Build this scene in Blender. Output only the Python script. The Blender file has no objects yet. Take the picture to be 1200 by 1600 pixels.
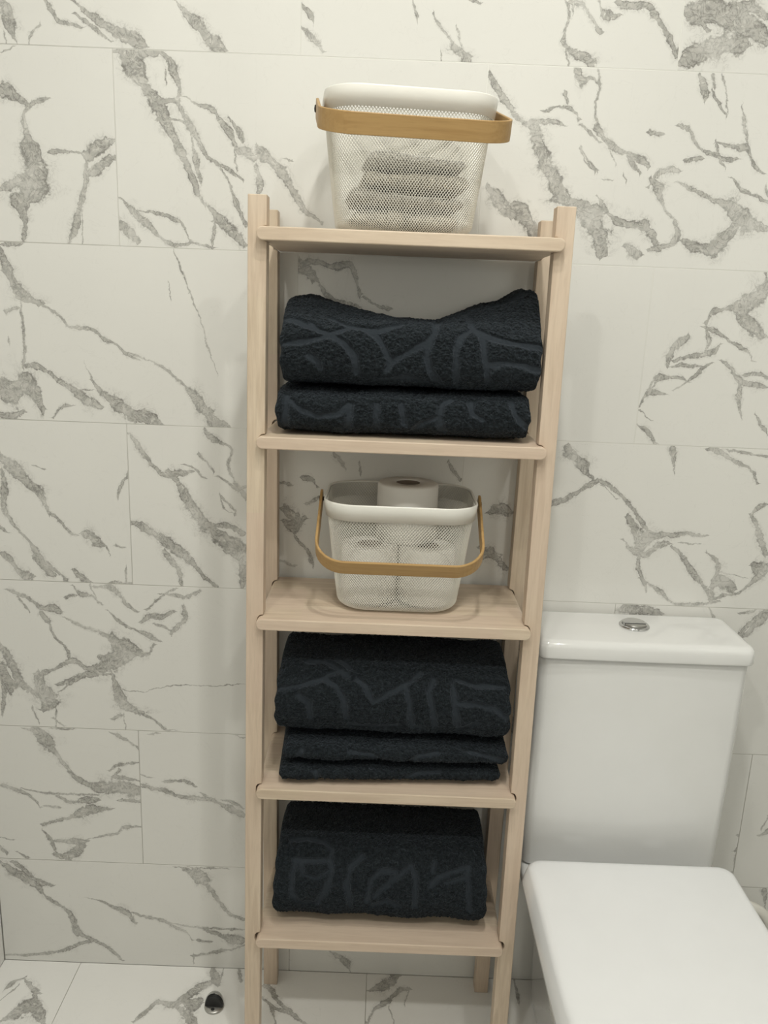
import bpy, bmesh, math, random
import numpy as np
from mathutils import Vector, Matrix, noise

SC = bpy.context.scene
COL = SC.collection
PI = math.pi

# ------------------------------------------------------------------ camera
CAM_LOC = (0.4597, -1.4108, 1.3518)
CAM_PITCH, CAM_YAW, CAM_ROLL, CAM_F = 0.2411, -0.0016, 0.0399, 1251.4
cam_data = bpy.data.cameras.new('camera')
cam = bpy.data.objects.new('camera', cam_data); COL.objects.link(cam)
def look(p, yaw, roll):
    f = Vector((-math.sin(yaw) * math.cos(p), math.cos(yaw) * math.cos(p), -math.sin(p)))
    r = Vector((math.cos(yaw), math.sin(yaw), 0)); u = r.cross(f)
    r2 = math.cos(roll) * r + math.sin(roll) * u
    u2 = -math.sin(roll) * r + math.cos(roll) * u
    return Matrix(((r2.x, u2.x, -f.x), (r2.y, u2.y, -f.y), (r2.z, u2.z, -f.z))).to_4x4()
m = look(CAM_PITCH, CAM_YAW, CAM_ROLL); m.translation = CAM_LOC
cam.matrix_world = m
cam_data.sensor_fit = 'VERTICAL'; cam_data.sensor_height = 36.0; cam_data.sensor_width = 27.0
cam_data.lens = CAM_F / 1600.0 * 36.0
cam_data.clip_start = 0.02
SC.camera = cam

# ------------------------------------------------------------------ world, lamps, exposure
W = bpy.data.worlds.new('world'); SC.world = W; W.use_nodes = True
W.node_tree.nodes['Background'].inputs[0].default_value = (1, 1, 1, 1)
W.node_tree.nodes['Background'].inputs[1].default_value = 0.0
SC.view_settings.view_transform = 'Standard'
SC.view_settings.look = 'None'
SC.view_settings.exposure = -0.19
SC.view_settings.gamma = 1.0
SC.view_settings.use_curve_mapping = False
# recessed ceiling lamps, the last two added as unseen fill: x, y, radius, radiance
LAMPS = [(0.56, -0.765, 0.038, 560.0), (0.50, -1.05, 0.038, 420.0), (0.00, -1.60, 0.045, 420.0), (1.10, -1.60, 0.045, 420.0)]
LAMP_COLOUR = (1.0, 0.99, 0.915)
CEILING = 2.60

# ------------------------------------------------------------------ helpers
def link(o, parent=None):
    COL.objects.link(o)
    if parent is not None: o.parent = parent
    return o
def thing(name, label, cat, loc=(0, 0, 0), rz=0.0, group=None):
    o = bpy.data.objects.new(name, None); o.empty_display_size = 0.05
    o.location = loc; o.rotation_euler = (0, 0, rz)
    link(o); return tag(o, label, cat, group)
def tag(o, label, cat, group=None):
    o['label'] = label; o['category'] = cat
    if group: o['group'] = group
    return o
def mesh_data(name, verts, faces, smooth=True):
    me = bpy.data.meshes.new(name)
    me.from_pydata([tuple(v) for v in verts], [], faces)
    if smooth:
        me.polygons.foreach_set('use_smooth', [True] * len(me.polygons))
    me.update(); return me
def put(name, me, mat=None, parent=None):
    o = bpy.data.objects.new(name, me)
    if mat is not None and not me.materials: me.materials.append(mat)
    return link(o, parent)
def flip_out(me):
    bm = bmesh.new(); bm.from_mesh(me)
    bmesh.ops.recalc_face_normals(bm, faces=bm.faces[:])
    bm.to_mesh(me); bm.free()
def rbox(name, x0, x1, y0, y1, z0, z1, r, mat, parent=None, seg=2):
    bm = bmesh.new()
    bmesh.ops.create_cube(bm, size=1.0)
    for v in bm.verts:
        v.co = ((x0 + x1) / 2 + v.co.x * (x1 - x0), (y0 + y1) / 2 + v.co.y * (y1 - y0), (z0 + z1) / 2 + v.co.z * (z1 - z0))
    if r > 0:
        bmesh.ops.bevel(bm, geom=bm.edges[:], offset=r, segments=seg, profile=0.5, affect='EDGES')
    me = bpy.data.meshes.new(name); bm.to_mesh(me); bm.free()
    for p in me.polygons: p.use_smooth = seg > 1
    return put(name, me, mat, parent)
def loft(name, rings, mat, parent=None, cap0=True, cap1=True, smooth=True, closed=True):
    n = len(rings[0]); V = [p for r in rings for p in r]; F = []
    for k in range(len(rings) - 1):
        for i in range(n if closed else n - 1):
            j = (i + 1) % n
            F.append((k * n + i, k * n + j, (k + 1) * n + j, (k + 1) * n + i))
    if cap0: F.append(tuple(range(n))[::-1])
    if cap1: F.append(tuple(range((len(rings) - 1) * n, len(rings) * n)))
    me = mesh_data(name, V, F, smooth); flip_out(me)
    return put(name, me, mat, parent)
def rr(hx, hy, r, n=8):
    """rounded rectangle outline, counter-clockwise, starting at +x side"""
    pts = []
    for cx, cy, a0 in ((hx - r, hy - r, 0), (-hx + r, hy - r, 90), (-hx + r, -hy + r, 180), (hx - r, -hy + r, 270)):
        for k in range(n + 1):
            a = math.radians(a0 + 90 * k / n)
            pts.append((cx + r * math.cos(a), cy + r * math.sin(a)))
    return pts
def lathe(name, prof, mat, parent=None, n=40, closed=False, loc=(0, 0, 0)):
    V = []; F = []; m_ = len(prof)
    for i in range(n):
        a = 2 * PI * i / n
        for r, z in prof: V.append((loc[0] + r * math.cos(a), loc[1] + r * math.sin(a), loc[2] + z))
    for i in range(n):
        j = (i + 1) % n
        for k in range(m_ if closed else m_ - 1):
            l = (k + 1) % m_
            F.append((i * m_ + k, j * m_ + k, j * m_ + l, i * m_ + l))
    me = mesh_data(name, V, F); flip_out(me)
    return put(name, me, mat, parent)
def tube(name, pts, r, mat, parent=None, n=12):
    P = [Vector(p) for p in pts]; rings = []
    up = Vector((0.3, 1, 0.2)).normalized()
    for i, p in enumerate(P):
        t = (P[min(i + 1, len(P) - 1)] - P[max(i - 1, 0)]).normalized()
        a = t.cross(up).normalized(); b = t.cross(a)
        rr_ = r[i] if isinstance(r, (list, tuple)) else r
        rings.append([tuple(p + rr_ * (math.cos(2 * PI * k / n) * a + math.sin(2 * PI * k / n) * b)) for k in range(n)])
    return loft(name, rings, mat, parent)

# ------------------------------------------------------------------ materials
class NT:
    def __init__(self, name):
        self.mat = bpy.data.materials.new(name); self.mat.use_nodes = True
        self.t = self.mat.node_tree; self.b = self.t.nodes['Principled BSDF']
    def n(self, kind, **kw):
        o = self.t.nodes.new(kind)
        for k, v in kw.items(): setattr(o, k, v)
        return o
    def l(self, a, b): self.t.links.new(a, b)
    def math(self, op, a, b=None, c=None, clamp=False):
        o = self.n('ShaderNodeMath', operation=op, use_clamp=clamp)
        for i, v in enumerate((a, b, c)):
            if v is None: continue
            if isinstance(v, (int, float)): o.inputs[i].default_value = v
            else: self.l(v, o.inputs[i])
        return o.outputs[0]
    def noise(self, vec, scale, detail=3.0, rough=0.5, dist=0.0, out=0):
        o = self.n('ShaderNodeTexNoise'); o.inputs['Scale'].default_value = scale
        o.inputs['Detail'].default_value = detail; o.inputs['Roughness'].default_value = rough
        o.inputs['Distortion'].default_value = dist
        if vec is not None: self.l(vec, o.inputs['Vector'])
        return o.outputs[out]
    def ramp(self, fac, stops):
        o = self.n('ShaderNodeValToRGB'); cr = o.color_ramp
        while len(cr.elements) < len(stops): cr.elements.new(0.5)
        for e, (p, c) in zip(cr.elements, stops):
            e.position = p; e.color = (c[0], c[1], c[2], 1) if len(c) == 3 else c
        self.l(fac, o.inputs[0]); return o.outputs[0]
    def mix(self, fac, a, b, mode='MIX'):
        o = self.n('ShaderNodeMix', data_type='RGBA', blend_type=mode)
        for s, v in ((o.inputs[0], fac), (o.inputs[6], a), (o.inputs[7], b)):
            if isinstance(v, (int, float)): s.default_value = v
            elif isinstance(v, tuple): s.default_value = (v[0], v[1], v[2], 1)
            else: self.l(v, s)
        return o.outputs[2]
    def smooth(self, v, a, b):
        o = self.n('ShaderNodeMapRange', interpolation_type='SMOOTHSTEP')
        o.inputs[1].default_value = a; o.inputs[2].default_value = b
        o.inputs[3].default_value = 0; o.inputs[4].default_value = 1
        self.l(v, o.inputs[0]); return o.outputs[0]
    def bump(self, h, strength, dist):
        o = self.n('ShaderNodeBump'); o.inputs['Strength'].default_value = strength
        o.inputs['Distance'].default_value = dist
        self.l(h, o.inputs['Height']); self.l(o.outputs[0], self.b.inputs['Normal'])
    def set(self, **kw):
        for k, v in kw.items():
            s = self.b.inputs[k.replace('_', ' ')]
            if isinstance(v, tuple): s.default_value = (v[0], v[1], v[2], 1)
            elif isinstance(v, (int, float)): s.default_value = v
            else: self.l(v, s)
        return self.mat

def plain(name, col, rough=0.5, **kw):
    t = NT(name); co = t.n('ShaderNodeTexCoord').outputs['Object']
    nz = t.noise(co, 14.0, 3)
    c = t.mix(nz, tuple(x * 0.97 for x in col), tuple(min(1, x * 1.02) for x in col))
    return t.set(Base_Color=c, Roughness=rough, **kw)

MARBLE_BASE = (0.80, 0.79, 0.755)
def marble(name, veins, seed, white=None):
    """glossy white porcelain with a printed vein pattern; each vein is a pair of curves (centre line, width)
    over the tile's own length or height, in metres of the tile"""
    t = NT(name); co = t.n('ShaderNodeTexCoord').outputs['Object']
    add = t.n('ShaderNodeVectorMath', operation='ADD'); t.l(co, add.inputs[0]); add.inputs[1].default_value = (seed * 1.37, 0, seed * 0.71)
    n1 = t.n('ShaderNodeTexNoise'); n1.inputs['Scale'].default_value = 75.0; n1.inputs['Detail'].default_value = 5.0; n1.inputs['Roughness'].default_value = 0.62
    t.l(add.outputs[0], n1.inputs['Vector'])
    sub = t.n('ShaderNodeVectorMath', operation='SUBTRACT'); t.l(n1.outputs['Color'], sub.inputs[0]); sub.inputs[1].default_value = (0.5, 0.5, 0.5)
    sca = t.n('ShaderNodeVectorMath', operation='SCALE'); t.l(sub.outputs[0], sca.inputs[0]); sca.inputs['Scale'].default_value = 0.0125
    wob = t.n('ShaderNodeVectorMath', operation='ADD'); t.l(co, wob.inputs[0]); t.l(sca.outputs[0], wob.inputs[1])
    sep = t.n('ShaderNodeSeparateXYZ'); t.l(wob.outputs[0], sep.inputs[0])
    U = t.math('MULTIPLY', sep.outputs[0], 1 / 0.6); V = t.math('MULTIPLY', sep.outputs[2], 1 / 0.6)
    R = None
    for ax, s in veins:
        pts = [tuple(float(q) / 1000 for q in w.split(',')) for w in s.split()]
        pts = [(p[ax], p[1 - ax], p[2]) for p in pts]
        pts.sort()
        clean = [pts[0]]
        for p in pts[1:]:
            if p[0] - clean[-1][0] > 0.0012: clean.append(p)
        if len(clean) < 2: continue
        a, b = (U, V) if ax == 0 else (V, U)
        c = t.n('ShaderNodeFloatCurve'); w = t.n('ShaderNodeFloatCurve')
        cm = c.mapping.curves[0]; wm = w.mapping.curves[0]
        cp = []; wp = []
        for k, p in enumerate(clean):
            q0 = clean[max(k - 1, 0)]; q1 = clean[min(k + 1, len(clean) - 1)]
            sl = (q1[1] - q0[1]) / (q1[0] - q0[0])
            u = min(max(p[0] / 0.6, 0.0), 1.0)
            cp.append((u, min(max(p[1] / 0.6, 0.0), 1.0)))
            wp.append((u, min(p[2] * min(math.sqrt(1 + sl * sl), 2.6) / 0.12, 1.0)))
        wp[0] = (wp[0][0], wp[0][1] * 0.55); wp[-1] = (wp[-1][0], wp[-1][1] * 0.55)
        u0, u1 = cp[0][0], cp[-1][0]; e = 0.012
        if u0 - e > 0.002: wp = [(0.0, 0.0), (u0 - e, 0.0)] + wp
        if u1 + e < 0.998: wp = wp + [(u1 + e, 0.0), (1.0, 0.0)]
        for mp, P in ((cm, cp), (wm, wp)):
            while len(mp.points) < len(P): mp.points.new(0.5, 0.5)
            for q, (x, y) in zip(mp.points, P):
                q.location = (x, y); q.handle_type = 'AUTO_CLAMPED'
        c.mapping.extend = 'HORIZONTAL'; w.mapping.extend = 'HORIZONTAL'
        c.mapping.update(); w.mapping.update()
        t.l(a, c.inputs['Value']); t.l(a, w.inputs['Value'])
        d = t.math('ABSOLUTE', t.math('SUBTRACT', b, c.outputs[0]))
        ww = t.math('MULTIPLY_ADD', w.outputs[0], 0.1, 0.00002)
        r = t.math('DIVIDE', d, ww)
        R = r if R is None else t.math('MINIMUM', R, r)
    big = t.noise(add.outputs[0], 5.0, 4)
    white = white or MARBLE_BASE
    base = t.mix(big, tuple(x * 0.955 for x in white), white)
    # faint hair veins and clouds of the print
    hv = t.noise(add.outputs[0], 7.0, 6, 0.55, 1.4)
    hair = t.math('SUBTRACT', 1.0, t.smooth(t.math('ABSOLUTE', t.math('SUBTRACT', hv, 0.5)), 0.0, 0.004))
    base = t.mix(t.math('MULTIPLY', hair, 0.10), base, (0.5, 0.49, 0.46))
    if R is not None:
        vec = add.outputs[0]
        swell = t.noise(vec, 34.0, 3, 0.55)
        R = t.math('DIVIDE', R, t.math('MULTIPLY_ADD', t.smooth(swell, 0.25, 0.75), 0.75, 0.42))
        rag = t.noise(vec, 190.0, 5, 0.65)
        Rr = t.math('ADD', R, t.math('MULTIPLY_ADD', rag, 1.0, -0.5))
        body = t.math('SUBTRACT', 1.0, t.smooth(Rr, 0.80, 1.15))
        edge = t.math('SUBTRACT', 1.0, t.smooth(t.math('ABSOLUTE', t.math('SUBTRACT', Rr, 0.86)), 0.03, 0.24))
        mott = t.noise(vec, 95.0, 6, 0.7, 0.8)
        inner = t.ramp(mott, [(0.28, (0.27, 0.262, 0.245)), (0.44, (0.42, 0.41, 0.385)), (0.56, (0.50, 0.488, 0.455)), (0.64, (0.60, 0.59, 0.555)), (0.72, (0.78, 0.77, 0.735))])
        # fine dark threads inside the wide veins
        th = t.noise(vec, 42.0, 5, 0.6, 2.0)
        thread = t.math('SUBTRACT', 1.0, t.smooth(t.math('ABSOLUTE', t.math('SUBTRACT', th, 0.5)), 0.008, 0.035))
        inner = t.mix(t.math('MULTIPLY', thread, 0.65), inner, (0.20, 0.195, 0.18))
        en = t.noise(vec, 48.0, 3)
        edge = t.math('MULTIPLY', edge, t.smooth(en, 0.34, 0.58))
        vein = t.mix(t.math('MULTIPLY', edge, 0.85), inner, (0.17, 0.165, 0.15))
        near = t.math('SUBTRACT', 1.0, t.smooth(R, 0.9, 2.6))
        base = t.mix(t.math('MULTIPLY', near, 0.13), base, (0.50, 0.49, 0.46))
        base = t.mix(t.math('MULTIPLY', t.math('MULTIPLY', near, thread), 0.30), base, (0.32, 0.31, 0.29))
        fade = t.smooth(t.noise(vec, 17.0, 3), 0.30, 0.62)
        base = t.mix(t.math('MULTIPLY', body, t.math('MULTIPLY_ADD', fade, 0.55, 0.42)), base, vein)
    return t.set(Base_Color=base, Roughness=0.14, Specular_IOR_Level=0.5)

def wood(name, axis, light, dark, pink):
    t = NT(name); co = t.n('ShaderNodeTexCoord').outputs['Object']
    oi = t.n('ShaderNodeObjectInfo').outputs['Random']
    off = t.n('ShaderNodeCombineXYZ'); t.l(t.math('MULTIPLY', oi, 7.0), off.inputs[0]); t.l(t.math('MULTIPLY', oi, 3.0), off.inputs[2])
    ad = t.n('ShaderNodeVectorMath', operation='ADD'); t.l(co, ad.inputs[0]); t.l(off.outputs[0], ad.inputs[1])
    mp = t.n('ShaderNodeMapping'); t.l(ad.outputs[0], mp.inputs[0])
    s = [1.0, 1.0, 1.0]; s[axis] = 0.06; mp.inputs['Scale'].default_value = s
    g1 = t.noise(mp.outputs[0], 90.0, 5, 0.6, 0.8)
    g2 = t.noise(mp.outputs[0], 420.0, 3, 0.6)
    # glued lengths of timber: each block has its own tone
    sp = t.n('ShaderNodeSeparateXYZ'); t.l(ad.outputs[0], sp.inputs[0])
    blk = t.math('FLOOR', t.math('MULTIPLY', sp.outputs[axis], 3.1))
    other = t.math('FLOOR', t.math('MULTIPLY', sp.outputs[1], 21.0)) if axis == 0 else 0.0
    cb = t.n('ShaderNodeCombineXYZ'); t.l(blk, cb.inputs[0])
    if axis == 0: t.l(other, cb.inputs[1])
    t.l(oi, cb.inputs[2])
    wn = t.n('ShaderNodeTexWhiteNoise'); t.l(cb.outputs[0], wn.inputs['Vector'])
    c = t.mix(t.smooth(g1, 0.35, 0.68), light, dark)
    c = t.mix(t.math('MULTIPLY', wn.outputs[0], 0.55), c, pink)
    c = t.mix(t.math('MULTIPLY', t.smooth(g2, 0.5, 0.75), 0.22), c, tuple(x * 0.75 for x in dark))
    t.bump(g2, 0.15, 0.0006)
    return t.set(Base_Color=c, Roughness=0.48, Specular_IOR_Level=0.35)
WOOD_L, WOOD_D, WOOD_P = (0.69, 0.575, 0.445), (0.57, 0.455, 0.34), (0.65, 0.505, 0.41)
wood_post = wood('birch_upright', 2, WOOD_L, WOOD_D, WOOD_P)
wood_board = wood('birch_board', 0, WOOD_L, WOOD_D, WOOD_P)
bamboo = wood('bamboo', 0, (0.47, 0.30, 0.125), (0.39, 0.235, 0.09), (0.45, 0.285, 0.115))

def terry(name, pile, flat):
    t = NT(name); co = t.n('ShaderNodeTexCoord').outputs['Object']
    at = t.n('ShaderNodeAttribute'); at.attribute_name = 'band'
    v = t.n('ShaderNodeTexVoronoi'); v.inputs['Scale'].default_value = 260.0; t.l(co, v.inputs['Vector'])
    nz = t.noise(co, 180.0, 4, 0.6)
    h = t.math('ADD', t.math('MULTIPLY', v.outputs['Distance'], 0.8), nz)
    h = t.math('MULTIPLY', h, t.math('SUBTRACT', 1.15, at.outputs['Fac']))
    c = t.mix(t.smooth(nz, 0.3, 0.7), tuple(x * 0.55 for x in pile), tuple(x * 1.35 for x in pile))
    c = t.mix(at.outputs['Fac'], c, flat)
    t.bump(h, 1.0, 0.0045)
    return t.set(Base_Color=c, Roughness=0.95, Specular_IOR_Level=0.15, Sheen_Weight=0.10, Sheen_Roughness=0.5, Sheen_Tint=(0.55, 0.65, 0.8))
navy_terry = terry('dark_blue_terry', (0.0165, 0.0210, 0.0245), (0.0265, 0.0325, 0.0395))
cream_terry = terry('cream_terry', (0.72, 0.66, 0.55), (0.6, 0.55, 0.46))
beige_terry = terry('grey_beige_terry', (0.55, 0.51, 0.45), (0.5, 0.46, 0.4))
white_terry = terry('white_terry', (0.85, 0.83, 0.79), (0.8, 0.78, 0.74))
grout = plain('pale_grout', (0.74, 0.73, 0.69), 0.9)
plaster = plain('white_paint', (0.88, 0.88, 0.86), 0.7)
ceramic = plain('white_ceramic', (0.83, 0.83, 0.82), 0.08, Specular_IOR_Level=0.5, Coat_Weight=0.5, Coat_Roughness=0.03)
seat_plastic = plain('white_seat_plastic', (0.88, 0.885, 0.895), 0.22, Specular_IOR_Level=0.5)
chrome = plain('chrome', (0.62, 0.62, 0.62), 0.12, Metallic=1.0)
steel = plain('brushed_steel', (0.50, 0.49, 0.47), 0.3, Metallic=1.0)
rubber = plain('black_rubber', (0.012, 0.012, 0.012), 0.6)
dark_gap = plain('black_rivet', (0.02, 0.02, 0.02), 0.5)
wire_paint = plain('cream_white_powder_coat', (0.80, 0.78, 0.71), 0.35)
rim_paint = plain('glossy_white_powder_coat', (0.84, 0.825, 0.77), 0.25)
paper = plain('white_tissue_paper', (0.84, 0.82, 0.78), 0.95)
card = plain('grey_brown_cardboard', (0.20, 0.16, 0.13), 0.9)
pipe_white = plain('white_pvc', (0.80, 0.78, 0.72), 0.3)

def emitter(name, col, s):
    mt = bpy.data.materials.new(name); mt.use_nodes = True; nt = mt.node_tree
    nt.nodes.remove(nt.nodes['Principled BSDF']); e = nt.nodes.new('ShaderNodeEmission')
    e.inputs[0].default_value = (*col, 1); e.inputs[1].default_value = s
    nt.links.new(e.outputs[0], nt.nodes['Material Output'].inputs[0]); return mt

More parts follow.
